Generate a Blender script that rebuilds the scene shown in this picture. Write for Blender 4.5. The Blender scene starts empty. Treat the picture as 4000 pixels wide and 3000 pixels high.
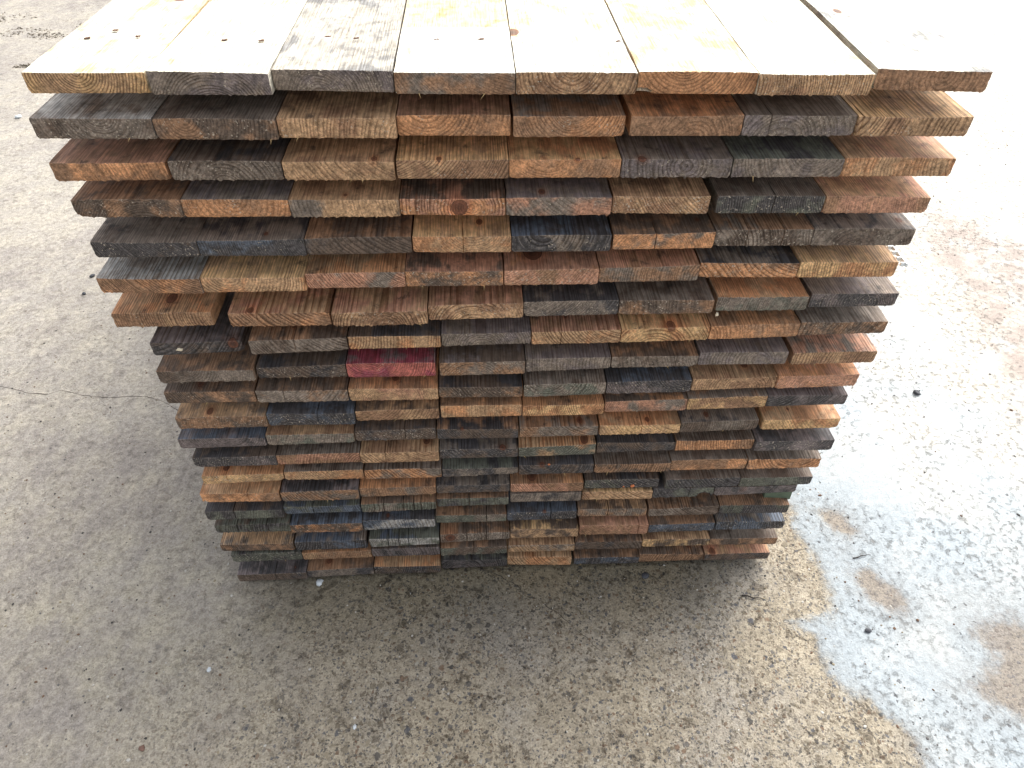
import bpy, bmesh, math, random
import numpy as np
from mathutils import Vector, Matrix, noise as mnoise
R = math.radians
SC = bpy.context.scene
COL = SC.collection

# ---------------------------------------------------------------- camera
cam = bpy.data.objects.new('camera', bpy.data.cameras.new('camera'))
COL.objects.link(cam); SC.camera = cam
cam.data.sensor_width = 36.0
cam.data.lens = 36.0 * 2839.5 / 4000.0
cam.data.clip_start = 0.02; cam.data.clip_end = 500
_p, _y, _r = R(43.2533), R(3.31328), R(0.62282)
fw = Vector((math.sin(_y)*math.cos(_p), math.cos(_y)*math.cos(_p), -math.sin(_p)))
rt = Vector((math.cos(_y), -math.sin(_y), 0)); up = rt.cross(fw)
r2 = rt*math.cos(_r) + up*math.sin(_r); u2 = -rt*math.sin(_r) + up*math.cos(_r)
cam.matrix_world = Matrix(((r2.x, u2.x, -fw.x, 0), (r2.y, u2.y, -fw.y, -1.22046), (r2.z, u2.z, -fw.z, 1.93923), (0, 0, 0, 1)))

# ---------------------------------------------------------------- light
SUN_EL, SUN_AZ = R(48), R(42)          # azimuth measured from +Y towards +X : behind the stack, to its right
world = bpy.data.worlds.new('World'); SC.world = world; world.use_nodes = True
wn = world.node_tree; bg = wn.nodes['Background']
sky = wn.nodes.new('ShaderNodeTexSky'); sky.sky_type = 'NISHITA'; sky.sun_disc = False
sky.sun_elevation = SUN_EL; sky.sun_rotation = SUN_AZ
sky.air_density = 1.0; sky.dust_density = 4.0; sky.ozone_density = 0.6
hs = wn.nodes.new('ShaderNodeHueSaturation'); hs.inputs['Saturation'].default_value = 0.22
wn.links.new(sky.outputs[0], hs.inputs['Color']); wn.links.new(hs.outputs[0], bg.inputs['Color'])
bg.inputs['Strength'].default_value = 0.15
sl = bpy.data.lights.new('sun', 'SUN'); sl.energy = 1.25; sl.angle = R(48); sl.color = (1.0, 0.96, 0.90)
sun = bpy.data.objects.new('sun', sl); COL.objects.link(sun)
sdir = Vector((math.sin(SUN_AZ)*math.cos(SUN_EL), math.cos(SUN_AZ)*math.cos(SUN_EL), math.sin(SUN_EL)))
sun.rotation_euler = sdir.to_track_quat('Z', 'Y').to_euler()
SC.view_settings.view_transform = 'Standard'; SC.view_settings.look = 'None'
SC.view_settings.exposure = 0.97; SC.view_settings.gamma = 1.0
SC.view_settings.use_curve_mapping = False
SC.cycles.max_bounces = 5

# ---------------------------------------------------------------- node helpers
class NT:
    def __init__(s, name):
        s.m = bpy.data.materials.new(name); s.m.use_nodes = True
        s.t = s.m.node_tree; s.t.nodes.clear()
        s.out = s.t.nodes.new('ShaderNodeOutputMaterial')
        s.b = s.t.nodes.new('ShaderNodeBsdfPrincipled'); s.t.links.new(s.b.outputs[0], s.out.inputs[0])
    def put(s, sock, v):
        if v is None: return
        if isinstance(v, bpy.types.NodeSocket): s.t.links.new(v, sock)
        else: sock.default_value = v
    def n(s, ty, **kw):
        nd = s.t.nodes.new(ty)
        for k, v in kw.items(): setattr(nd, k, v)
        return nd
    def math(s, op, a, b=None, c=None, clamp=False):
        nd = s.n('ShaderNodeMath', operation=op, use_clamp=clamp)
        s.put(nd.inputs[0], a)
        if b is not None: s.put(nd.inputs[1], b)
        if c is not None: s.put(nd.inputs[2], c)
        return nd.outputs[0]
    def vm(s, op, a, b=None, out=0):
        nd = s.n('ShaderNodeVectorMath', operation=op); s.put(nd.inputs[0], a)
        if b is not None: s.put(nd.inputs[1], b)
        return nd.outputs[out]
    def noise(s, vec, scale, detail=3, rough=0.55, w=None, dist=0.0):
        nd = s.n('ShaderNodeTexNoise', noise_dimensions='4D' if w is not None else '3D')
        s.put(nd.inputs['Vector'], vec)
        if w is not None: s.put(nd.inputs['W'], w)
        nd.inputs['Scale'].default_value = scale; nd.inputs['Detail'].default_value = detail
        nd.inputs['Roughness'].default_value = rough; nd.inputs['Distortion'].default_value = dist
        return nd.outputs['Fac'], nd.outputs['Color']
    def step(s, v, a, b, lo=0.0, hi=1.0):
        nd = s.n('ShaderNodeMapRange', interpolation_type='SMOOTHSTEP')
        s.put(nd.inputs[0], v); s.put(nd.inputs[1], a); s.put(nd.inputs[2], b)
        s.put(nd.inputs[3], lo); s.put(nd.inputs[4], hi)
        return nd.outputs[0]
    def mix(s, f, a, b, mode='MIX'):
        nd = s.n('ShaderNodeMix', data_type='RGBA', blend_type=mode); nd.clamp_result = False
        s.put(nd.inputs[0], f); s.put(nd.inputs[6], a); s.put(nd.inputs[7], b)
        return nd.outputs[2]
    def bump(s, h, dist, strength=1.0, normal=None):
        nd = s.n('ShaderNodeBump'); s.put(nd.inputs['Height'], h)
        nd.inputs['Distance'].default_value = dist; nd.inputs['Strength'].default_value = strength
        if normal is not None: s.put(nd.inputs['Normal'], normal)
        return nd.outputs[0]
    def attr(s, name, ty='OBJECT'):
        nd = s.n('ShaderNodeAttribute', attribute_type=ty, attribute_name=name)
        return nd
    def xyz(s, v):
        nd = s.n('ShaderNodeSeparateXYZ'); s.put(nd.inputs[0], v); return nd.outputs
    def vec(s, x, y, z):
        nd = s.n('ShaderNodeCombineXYZ'); s.put(nd.inputs[0], x); s.put(nd.inputs[1], y); s.put(nd.inputs[2], z)
        return nd.outputs[0]

def lin(c):
    return [(v/255/12.92 if v <= 10 else ((v/255+.055)/1.055)**2.4) for v in c]
def rgba(c, k=1.0):
    return tuple(min(.95, v*k) for v in lin(c)) + (1,)

# ---------------------------------------------------------------- weathered timber, one solid wood texture driven by each plank's own properties
def wood_material():
    t = NT('weathered_sawn_timber')
    P = t.n('ShaderNodeTexCoord').outputs['Object']
    x, y, z = t.xyz(P)
    ring = t.attr('ring').outputs['Vector']; cx, cz, sp = t.xyz(ring)
    ext = t.attr('ext').outputs['Vector']; seed, rcon, speck = t.xyz(ext)
    mx = t.attr('mixes').outputs['Vector']; mf, mt, white = t.xyz(mx)
    f1 = t.attr('col_f1').outputs['Color']; f2 = t.attr('col_f2').outputs['Color']
    c1 = t.attr('col_t1').outputs['Color']; c2 = t.attr('col_t2').outputs['Color']
    # growth rings round the pith, slightly wandering along the plank
    Pl = t.vec(x, t.math('MULTIPLY', y, 0.12), z)
    _, wc = t.noise(Pl, 14, 2, .5, w=seed)
    wx, wy, wz = t.xyz(wc)
    dx = t.math('ADD', t.math('SUBTRACT', x, cx), t.math('MULTIPLY', t.math('SUBTRACT', wx, .5), .016))
    dz = t.math('ADD', t.math('SUBTRACT', z, cz), t.math('MULTIPLY', t.math('SUBTRACT', wz, .5), .010))
    r = t.math('SQRT', t.math('ADD', t.math('MULTIPLY', dx, dx), t.math('MULTIPLY', dz, dz)))
    rv, _ = t.noise(t.vec(t.math('MULTIPLY', r, 1.0), 0.0, 0.0), 30, 2, .5, w=seed)
    ph = t.math('ADD', t.math('DIVIDE', r, sp), t.math('MULTIPLY', rv, 5.0))
    fr = t.math('FRACT', ph)
    late = t.math('MULTIPLY', t.step(fr, .35, .85), t.step(fr, .93, 1.0, 1.0, 0.0))
    rmod, _ = t.noise(Pl, 22, 2, .5, w=t.math('ADD', seed, 7.7))
    late = t.math('MULTIPLY', late, t.step(rmod, .30, .55, .25, 1.0))
    late = t.math('MULTIPLY', late, rcon)
    # torn fibres
    sawn, _ = t.noise(P, 360, 4, .75, w=seed)
    torn, _ = t.noise(P, 150, 3, .65, w=seed)
    Ps = t.vec(t.math('MULTIPLY', x, 1.0), t.math('MULTIPLY', y, .045), z)
    fib, _ = t.noise(Ps, 520, 3, .6, w=seed)
    fib2, _ = t.noise(Ps, 110, 3, .6, w=seed)
    # saw strokes on the end (slanting)
    sw = t.math('ADD', t.math('MULTIPLY', x, .55), z)
    saw, _ = t.noise(t.vec(t.math('MULTIPLY', sw, 1.0), t.math('MULTIPLY', t.math('SUBTRACT', x, z), .05), 0.0), 330, 2, .6, w=seed)
    # ---- end grain colour
    pf, _ = t.noise(P, 13, 4, .6, w=seed, dist=.4)
    pf2, _ = t.noise(P, 38, 4, .65, w=t.math('ADD', seed, 3.3))
    ff = t.step(t.math('ADD', pf, t.math('MULTIPLY', t.math('SUBTRACT', pf2, .5), .30)), t.math('SUBTRACT', .76, mf), t.math('SUBTRACT', .92, mf))
    F = t.mix(ff, f1, f2)
    lum = t.math('MULTIPLY_ADD', t.step(pf2, .3, .7), .55, .70)
    F = t.mix(1.0, F, t.vec(lum, lum, lum), 'MULTIPLY')
    grit = t.math('ADD', t.math('MULTIPLY', t.step(sawn, .36, .66), .50), t.math('MULTIPLY', t.step(torn, .35, .65), .50))
    gl = t.math('MULTIPLY_ADD', grit, 1.1, .48)
    F = t.mix(1.0, F, t.vec(gl, gl, gl), 'MULTIPLY')
    sl_ = t.math('MULTIPLY_ADD', saw, .5, .75)
    F = t.mix(.6, F, t.vec(sl_, sl_, sl_), 'MULTIPLY')
    F = t.mix(t.math('MULTIPLY', late, .88), F, t.mix(1.0, F, (.27, .21, .16, 1), 'MULTIPLY'))
    # early wood worn pale on dark weathered ends
    flum = t.xyz(F); isd = t.step(flum[1], .14, .05)
    F = t.mix(t.math('MULTIPLY', t.math('MULTIPLY', t.step(fr, .0, .10), t.step(fr, .45, .25)), t.math('MULTIPLY', isd, t.step(torn, .42, .60, 0.0, .55))), F, (.30, .27, .25, 1))
    # pale torn fibres / grit caught on the cut
    sp1, _ = t.noise(P, 260, 2, .5, w=t.math('ADD', seed, 11))
    spl, _ = t.noise(P, 30, 2, .5, w=t.math('ADD', seed, 13))
    spk = t.math('MULTIPLY', t.step(sp1, .60, .68), t.step(spl, t.math('SUBTRACT', .78, speck), t.math('SUBTRACT', .90, speck)))
    F = t.mix(t.math('MULTIPLY', spk, .8), F, (.60, .52, .42, 1))
    # ---- top face colour
    Pt = t.vec(x, t.math('MULTIPLY', y, .75), z)
    pt, _ = t.noise(Pt, 17, 4, .62, w=t.math('ADD', seed, 21), dist=.5)
    tf = t.step(t.math('ADD', pt, t.math('MULTIPLY', t.math('SUBTRACT', fib2, .5), .3)), t.math('SUBTRACT', .76, mt), t.math('SUBTRACT', .93, mt))
    T = t.mix(tf, c1, c2)
    pl, _ = t.noise(Pt, 45, 3, .6, w=t.math('ADD', seed, 31))
    tl = t.math('MULTIPLY_ADD', t.step(pl, .3, .7), .50, .72); T = t.mix(1.0, T, t.vec(tl, tl, tl), 'MULTIPLY')
    fl = t.math('MULTIPLY_ADD', t.step(fib, .28, .72), .80, .60); T = t.mix(.85, T, t.vec(fl, fl, fl), 'MULTIPLY')
    T = t.mix(t.math('MULTIPLY', late, t.math('MULTIPLY_ADD', white, -.55, .80)), T, t.mix(1.0, T, (.34, .25, .18, 1), 'MULTIPLY'))
    sp3, _ = t.noise(P, 170, 2, .5, w=t.math('ADD', seed, 41))
    T = t.mix(t.math('MULTIPLY', t.step(sp3, .73, .77), t.math('MULTIPLY', .55, t.math('SUBTRACT', 1.0, white))), T, (.42, .38, .32, 1))
    band = t.attr('band').outputs['Fac']
    T = t.mix(t.math('MULTIPLY', t.step(t.math('SUBTRACT', y, band), .0, .003), .9), T, t.mix(1.0, T, (.80, .70, .53, 1), 'MULTIPLY'))
    bl = t.math('ABSOLUTE', t.math('SUBTRACT', y, band))
    T = t.mix(t.math('MULTIPLY', t.step(bl, .0030, .0010), .6), T, (.20, .17, .13, 1))
    # dark streaks and mould flecks
    dk, _ = t.noise(Pt, 34, 4, .7, w=t.math('ADD', seed, 51))
    T = t.mix(t.math('MULTIPLY', t.step(dk, .55, .72), t.math('MULTIPLY', .75, t.math('SUBTRACT', 1.0, white))), T, (.03, .027, .027, 1))
    nz = t.xyz(t.n('ShaderNodeTexCoord').outputs['Normal'])
    isf = t.step(nz[2], .75, .45)
    iss = t.step(t.math('ABSOLUTE', nz[0]), .55, .8)
    C = t.mix(t.math('MULTIPLY', isf, t.math('MULTIPLY_ADD', iss, -.5, 1.0)), T, F)
    kn = t.attr('knot').outputs['Vector']; ks = t.attr('knot_size').outputs['Fac']
    kd = t.vm('SUBTRACT', P, kn); kdx = t.vm('MULTIPLY', kd, (1.0, .62, 1.0))
    kn_, _ = t.noise(P, 70, 3, .6, w=t.math('ADD', seed, 71))
    kl = t.math('ADD', t.math('DIVIDE', t.vm('LENGTH', kdx, None, out=1), ks), t.math('MULTIPLY', t.math('SUBTRACT', kn_, .5), .35))
    kring = t.math('MULTIPLY_ADD', t.math('SINE', t.math('MULTIPLY', kl, 22)), .16, .84)
    KC = t.mix(t.step(kl, .1, .9), (.085, .040, .028, 1), (.21, .095, .058, 1))
    KC = t.mix(1.0, KC, t.vec(kring, kring, kring), 'MULTIPLY')
    KC = t.mix(t.step(kl, .86, .97), KC, (.03, .02, .016, 1))
    C = t.mix(t.math('MULTIPLY', t.step(kl, 1.06, .96), .85), C, KC)
    halo = t.math('MULTIPLY', t.step(kl, 2.3, 1.0), .45)
    C = t.mix(halo, C, t.mix(1.0, C, (1.0, .62, .45, 1), 'MULTIPLY'))
    ed = t.attr('arris', 'GEOMETRY').outputs['Fac']
    en, _ = t.noise(P, 95, 3, .7, w=t.math('ADD', seed, 61))
    em = t.math('MULTIPLY', t.step(ed, .55, .95), t.step(en, .42, .60))
    C = t.mix(t.math('MULTIPLY', em, .55), C, t.mix(.5, t.mix(1.0, C, (2.3, 2.2, 2.15, 1), 'MULTIPLY'), (.36, .32, .27, 1)))
    t.put(t.b.inputs['Base Color'], C)
    t.put(t.b.inputs['Roughness'], t.math('MULTIPLY_ADD', fib2, .25, .58))
    t.b.inputs['Specular IOR Level'].default_value = 0.35
    hF = t.math('ADD', t.math('MULTIPLY', grit, .9), t.math('ADD', t.math('MULTIPLY', saw, .5), t.math('MULTIPLY', late, .9)))
    hT = t.math('ADD', t.math('MULTIPLY', fib, .35), t.math('MULTIPLY', late, .35))
    h = t.math('ADD', t.math('MULTIPLY', hF, isf), t.math('MULTIPLY', hT, t.math('SUBTRACT', 1.0, isf)))
    t.put(t.b.inputs['Normal'], t.bump(h, .0016, .9))
    return t.m

def plain(name, c, rough=.7, nscale=60, var=.35, spec=.4):
    t = NT(name); P = t.n('ShaderNodeTexCoord').outputs['Object']
    n, _ = t.noise(P, nscale, 4, .6); l = t.math('MULTIPLY_ADD', n, var*2, 1-var)
    t.put(t.b.inputs['Base Color'], t.mix(1.0, rgba(c), t.vec(l, l, l), 'MULTIPLY'))
    t.b.inputs['Roughness'].default_value = rough; t.b.inputs['Specular IOR Level'].default_value = spec
    t.put(t.b.inputs['Normal'], t.bump(n, .002, .5))
    return t.m

# ---------------------------------------------------------------- concrete yard
def ground_material():
    t = NT('worn_concrete')
    P = t.n('ShaderNodeTexCoord').outputs['Object']
    x, y, z = t.xyz(P)
    sd = t.attr('pale_zone', 'GEOMETRY').outputs['Fac']        # signed distance to the edge of the pale zone of the ground (m, + inside)
    # mortar
    a, _ = t.noise(P, 2.2, 5, .6); b, _ = t.noise(P, 9, 5, .65); c, _ = t.noise(P, 45, 5, .7); d, _ = t.noise(P, 190, 4, .7)
    mort = t.mix(t.step(b, .35, .65), rgba((160, 150, 132)), rgba((176, 165, 145)))
    mort = t.mix(t.math('MULTIPLY', t.step(a, .45, .68), .7), mort, rgba((152, 148, 142)))
    # left side is greyer, and its colour gets lighter towards the far end
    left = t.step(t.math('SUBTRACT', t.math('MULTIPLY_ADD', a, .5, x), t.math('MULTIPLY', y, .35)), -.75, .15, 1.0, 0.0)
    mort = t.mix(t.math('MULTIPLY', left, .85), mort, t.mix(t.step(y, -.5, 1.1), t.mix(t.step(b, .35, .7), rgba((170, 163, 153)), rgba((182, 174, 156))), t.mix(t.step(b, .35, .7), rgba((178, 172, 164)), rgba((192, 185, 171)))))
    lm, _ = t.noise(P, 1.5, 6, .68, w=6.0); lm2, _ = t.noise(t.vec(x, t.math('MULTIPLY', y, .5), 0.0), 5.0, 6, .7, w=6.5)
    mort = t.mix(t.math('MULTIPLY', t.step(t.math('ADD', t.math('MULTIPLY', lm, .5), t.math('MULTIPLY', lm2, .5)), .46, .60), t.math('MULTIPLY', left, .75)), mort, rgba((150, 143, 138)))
    # random mottling, the fine contrast weaker on the left
    l = t.math('MULTIPLY_ADD', t.step(c, .3, .7), .42, .79); mort = t.mix(1.0, mort, t.vec(l, l, l), 'MULTIPLY')
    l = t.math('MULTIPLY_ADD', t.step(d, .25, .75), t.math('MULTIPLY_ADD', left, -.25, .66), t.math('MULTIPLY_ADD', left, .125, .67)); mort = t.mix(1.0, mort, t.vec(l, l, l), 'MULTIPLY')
    # exposed aggregate, three sizes
    _, wv = t.noise(P, 75, 3, .65)
    Pw = t.vm('ADD', P, t.vm('SCALE', t.vm('SUBTRACT', wv, (.5, .5, .5)), None))
    sc = Pw.node; 
    Pw.node.inputs[1].links[0].from_node.inputs['Scale'].default_value = .022
    col = None; hgt = None
    for k, (scale, th, amt, seedv) in enumerate(((150, .42, .66, 0.), (80, .36, .52, 3.), (38, .30, .16, 9.))):
        v = t.n('ShaderNodeTexVoronoi', feature='F1', voronoi_dimensions='3D'); t.put(v.inputs['Vector'], Pw); v.inputs['Scale'].default_value = scale
        v.inputs['Randomness'].default_value = 1.0
        cr, cg, cb = t.xyz(v.outputs['Color'])
        dens, _ = t.noise(P, (7, 5, 3)[k], 3, .6, w=seedv)
        have = t.step(t.math('MULTIPLY', cr, t.step(dens, .30, .62, .35, 1.15)), 1-amt-.04, 1-amt+.02)
        inside = t.step(v.outputs['Distance'], th*1.25, th*.85)
        m = t.math('MULTIPLY', have, inside)
        ramp = t.n('ShaderNodeValToRGB'); e = ramp.color_ramp; e.interpolation = 'CONSTANT'
        cols = [(0, (104, 101, 98)), (.16, (134, 125, 108)), (.34, (84, 81, 78)), (.46, (112, 102, 87)), (.58, (150, 140, 120)), (.68, (88, 90, 96)), (.78, (114, 98, 82)), (.86, (124, 102, 84)), (.91, (178, 172, 160)), (.95, (70, 69, 68))]
        e.elements[0].position = 0; e.elements[0].color = rgba(cols[0][1]); e.elements[1].position = cols[1][0]; e.elements[1].color = rgba(cols[1][1])
        for p_, c_ in cols[2:]:
            q = e.elements.new(p_); q.color = rgba(c_)
        t.put(ramp.inputs[0], cg)
        base = mort if col is None else col
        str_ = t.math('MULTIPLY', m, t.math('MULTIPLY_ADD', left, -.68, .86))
        col = t.mix(str_, base, ramp.outputs[0])
        hh = t.math('MULTIPLY', m, t.math('MULTIPLY', cb, (.5, .8, 1.2)[k]))
        hgt = hh if hgt is None else t.math('MAXIMUM', hgt, hh)
    # coarser dark mottling, strongest in the trafficked front
    mo, _ = t.noise(P, 19, 7, .78, w=12.0, dist=.6)
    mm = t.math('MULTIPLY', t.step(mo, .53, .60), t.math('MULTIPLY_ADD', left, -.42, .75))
    col = t.mix(mm, col, t.mix(1.0, col, rgba((150, 145, 142)), 'MULTIPLY'))
    # pits
    pt, _ = t.noise(P, 130, 3, .6, w=5.0)
    col = t.mix(t.math('MULTIPLY', t.step(pt, .66, .74), .65), col, rgba((60, 55, 48)))
    # broad dark oily patches
    o1, _ = t.noise(P, 5.5, 5, .65, w=2.0)
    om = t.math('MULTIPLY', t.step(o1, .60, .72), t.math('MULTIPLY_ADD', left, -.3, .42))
    col = t.mix(om, col, t.mix(1.0, col, rgba((128, 128, 142)), 'MULTIPLY'))
    # olive darkening of the colour along the foot of the stack and beneath it
    foot_tint = t.math('MULTIPLY', t.step(t.math('ADD', y, t.math('MULTIPLY', b, .22)), -.22, .16), t.math('MULTIPLY', t.step(x, -.85, -.5), t.step(t.math('ADD', x, t.math('MULTIPLY', b, .3)), .75, 1.0, 1.0, 0.0)))
    col = t.mix(t.math('MULTIPLY', foot_tint, .6), col, t.mix(1.0, col, rgba((135, 130, 100)), 'MULTIPLY'))
    # inside the pale zone the bare spots are greyer and smoother
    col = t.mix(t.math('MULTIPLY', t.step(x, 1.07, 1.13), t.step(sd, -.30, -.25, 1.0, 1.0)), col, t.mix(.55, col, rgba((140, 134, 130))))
    # pale bluish zone on the right, painted as ground colour
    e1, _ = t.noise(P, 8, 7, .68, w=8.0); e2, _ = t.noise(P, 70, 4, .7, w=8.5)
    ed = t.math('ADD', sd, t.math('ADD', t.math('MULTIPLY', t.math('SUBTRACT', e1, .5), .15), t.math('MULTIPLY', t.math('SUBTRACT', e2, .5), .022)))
    pale_zone = t.math('MULTIPLY', t.step(ed, -.006, .030), t.step(t.math('ADD', ed, t.math('MULTIPLY', c, .16)), .04, .16, .62, 1.0))
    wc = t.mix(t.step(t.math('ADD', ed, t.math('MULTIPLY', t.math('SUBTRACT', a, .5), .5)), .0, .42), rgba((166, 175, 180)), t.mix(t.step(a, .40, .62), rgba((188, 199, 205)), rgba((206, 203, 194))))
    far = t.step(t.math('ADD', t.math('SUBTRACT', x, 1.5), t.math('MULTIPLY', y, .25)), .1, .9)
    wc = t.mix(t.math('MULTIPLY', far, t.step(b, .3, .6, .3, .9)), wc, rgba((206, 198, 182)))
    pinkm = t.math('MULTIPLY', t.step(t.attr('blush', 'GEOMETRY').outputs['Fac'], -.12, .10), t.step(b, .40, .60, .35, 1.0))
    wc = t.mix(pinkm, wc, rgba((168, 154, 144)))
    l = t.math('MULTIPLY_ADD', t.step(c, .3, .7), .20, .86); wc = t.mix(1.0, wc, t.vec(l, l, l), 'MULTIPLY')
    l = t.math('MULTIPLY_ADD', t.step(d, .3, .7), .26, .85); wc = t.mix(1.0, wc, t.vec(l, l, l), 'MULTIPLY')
    # rough streaky worn spots in the pale zone
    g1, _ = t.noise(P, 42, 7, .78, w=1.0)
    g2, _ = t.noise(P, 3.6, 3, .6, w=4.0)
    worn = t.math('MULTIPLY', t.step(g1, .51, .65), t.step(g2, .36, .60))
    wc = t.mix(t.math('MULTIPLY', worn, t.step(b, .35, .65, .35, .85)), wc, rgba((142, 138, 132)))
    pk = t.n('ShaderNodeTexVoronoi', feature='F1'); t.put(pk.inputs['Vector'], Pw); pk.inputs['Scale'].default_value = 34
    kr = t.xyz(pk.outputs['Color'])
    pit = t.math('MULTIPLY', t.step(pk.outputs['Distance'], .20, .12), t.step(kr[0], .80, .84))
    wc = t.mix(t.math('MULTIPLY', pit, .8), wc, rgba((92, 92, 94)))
    col = t.mix(pale_zone, col, wc)
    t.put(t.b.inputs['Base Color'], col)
    t.put(t.b.inputs['Roughness'], t.step(pale_zone, 0, 1, .82, .55))
    t.b.inputs['Specular IOR Level'].default_value = .3
    h1 = t.math('ADD', t.math('ADD', t.math('MULTIPLY', hgt, 1.0), t.math('MULTIPLY', d, .8)), t.math('MULTIPLY', c, 1.2))
    h1 = t.math('SUBTRACT', h1, t.math('MULTIPLY', t.step(pt, .62, .74), 1.2))
    h2 = t.math('ADD', t.math('MULTIPLY', d, .35), t.math('SUBTRACT', t.math('MULTIPLY', c, .9), t.math('ADD', t.math('MULTIPLY', worn, 1.1), pit)))
    h2 = t.math('ADD', h2, 1.6)
    h = t.math('ADD', t.math('MULTIPLY', h1, t.math('SUBTRACT', 1.0, pale_zone)), t.math('MULTIPLY', h2, pale_zone))
    t.put(t.b.inputs['Normal'], t.bump(h, .0032, .85))
    return t.m

WOOD = wood_material(); GROUND = ground_material()
STONE_PALE = plain('pale_quartz', (215, 222, 226), .6); STONE_DARK = plain('dark_flint', (70, 72, 78), .6)
STONE_RED = plain('brick_red_stone', (126, 98, 86), .8); TWIGM = plain('dead_twig', (42, 36, 32), .8)
HOLE = plain('rust_stained_hole', (104, 74, 56), .9); PLASTIC = plain('white_plastic', (225, 232, 235), .4)
MOSS = plain('moss', (128, 128, 104), .95); GREENW = plain('green_stained_timber', (96, 110, 92), .8); CRACK = plain('crack_dirt', (70, 64, 58), .95)
LEAF = plain('dry_leaf', (150, 120, 60), .8); BATTEN = plain('batten_timber', (120, 98, 72), .8)

def mesh_obj(name, verts, faces, mat, smooth=False, parent=None):
    me = bpy.data.meshes.new(name); me.from_pydata(verts, [], faces); me.update()
    if smooth:
        for p in me.polygons: p.use_smooth = True
    me.materials.append(mat)
    o = bpy.data.objects.new(name, me); COL.objects.link(o)
    if parent: o.parent = parent
    return o
def tag(o, label=None, cat=None, group=None, kind=None):
    if label: o['label'] = label
    if cat: o['category'] = cat
    if group: o['group'] = group
    if kind: o['kind'] = kind
    return o

# ---------------------------------------------------------------- ground sheet
def axis(lo, hi, step, far):
    a = list(np.arange(lo, hi+1e-6, step)); s = step
    l, h = [], []
    v, s = lo, step
    while v > -far: s *= 1.35; v -= s; l.append(v)
    v, s = hi, step
    while v < far: s *= 1.35; v += s; h.append(v)
    return np.array(l[::-1] + a + h)
def sdist(px, py, poly):
    poly = np.array(poly); n = len(poly); d = np.full(px.shape, 1e9); ins = np.zeros(px.shape, bool)
    for i in range(n):
        a, b = poly[i], poly[(i+1) % n]; e = b-a; L = (e*e).sum()
        tt = np.clip(((px-a[0])*e[0]+(py-a[1])*e[1])/L, 0, 1)
        d = np.minimum(d, np.hypot(px-a[0]-tt*e[0], py-a[1]-tt*e[1]))
        c = ((a[1] > py) != (b[1] > py)) & (px < (b[0]-a[0])*(py-a[1])/(b[1]-a[1]+1e-12)+a[0]); ins ^= c
    return np.where(ins, d, -d)
gx = axis(-2.4, 3.2, .02, 60); gy = axis(-1.2, 4.2, .02, 60)
X, Y = np.meshgrid(gx, gy)
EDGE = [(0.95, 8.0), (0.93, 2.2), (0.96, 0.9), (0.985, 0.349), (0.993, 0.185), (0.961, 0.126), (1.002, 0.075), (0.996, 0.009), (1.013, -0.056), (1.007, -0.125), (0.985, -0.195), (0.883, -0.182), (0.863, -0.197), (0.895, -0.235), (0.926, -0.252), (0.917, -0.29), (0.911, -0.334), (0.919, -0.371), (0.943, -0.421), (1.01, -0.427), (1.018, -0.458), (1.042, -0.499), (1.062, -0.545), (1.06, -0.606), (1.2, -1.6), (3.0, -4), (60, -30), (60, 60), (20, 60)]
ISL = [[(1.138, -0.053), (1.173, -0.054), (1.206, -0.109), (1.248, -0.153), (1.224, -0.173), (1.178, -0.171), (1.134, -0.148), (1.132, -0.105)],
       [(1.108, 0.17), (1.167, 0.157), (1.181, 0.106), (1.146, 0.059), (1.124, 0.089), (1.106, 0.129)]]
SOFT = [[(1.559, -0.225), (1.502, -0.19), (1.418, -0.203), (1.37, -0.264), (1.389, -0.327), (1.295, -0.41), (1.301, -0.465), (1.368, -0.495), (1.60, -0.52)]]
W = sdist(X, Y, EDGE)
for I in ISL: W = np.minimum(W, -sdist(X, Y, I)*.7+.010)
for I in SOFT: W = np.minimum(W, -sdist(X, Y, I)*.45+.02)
ny, nx = X.shape
Z = np.zeros_like(X)
verts = np.stack([X, Y, Z], -1).reshape(-1, 3)
idx = np.arange(nx*ny).reshape(ny, nx)
faces = np.stack([idx[:-1, :-1], idx[:-1, 1:], idx[1:, 1:], idx[1:, :-1]], -1).reshape(-1, 4)
me = bpy.data.meshes.new('ground'); me.vertices.add(len(verts)); me.vertices.foreach_set('co', verts.ravel().astype(np.float32))
me.loops.add(faces.size); me.loops.foreach_set('vertex_index', faces.ravel().astype(np.int32))
me.polygons.add(len(faces)); me.polygons.foreach_set('loop_start', (np.arange(len(faces))*4).astype(np.int32)); me.polygons.foreach_set('loop_total', np.full(len(faces), 4, np.int32))
me.update(calc_edges=True)
at = me.attributes.new('pale_zone', 'FLOAT', 'POINT'); at.data.foreach_set('value', W.ravel().astype(np.float32))
BL = sdist(X, Y, [(2.14, 1.65), (2.21, 1.54), (2.13, 1.16), (2.08, .755), (2.01, .55), (2.4, .4), (2.9, 1.3), (2.64, 1.87), (2.51, 2.0), (2.36, 2.06)])
at = me.attributes.new('blush', 'FLOAT', 'POINT'); at.data.foreach_set('value', BL.ravel().astype(np.float32))
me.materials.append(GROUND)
g = bpy.data.objects.new('ground', me); COL.objects.link(g); g['kind'] = 'structure'

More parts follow.
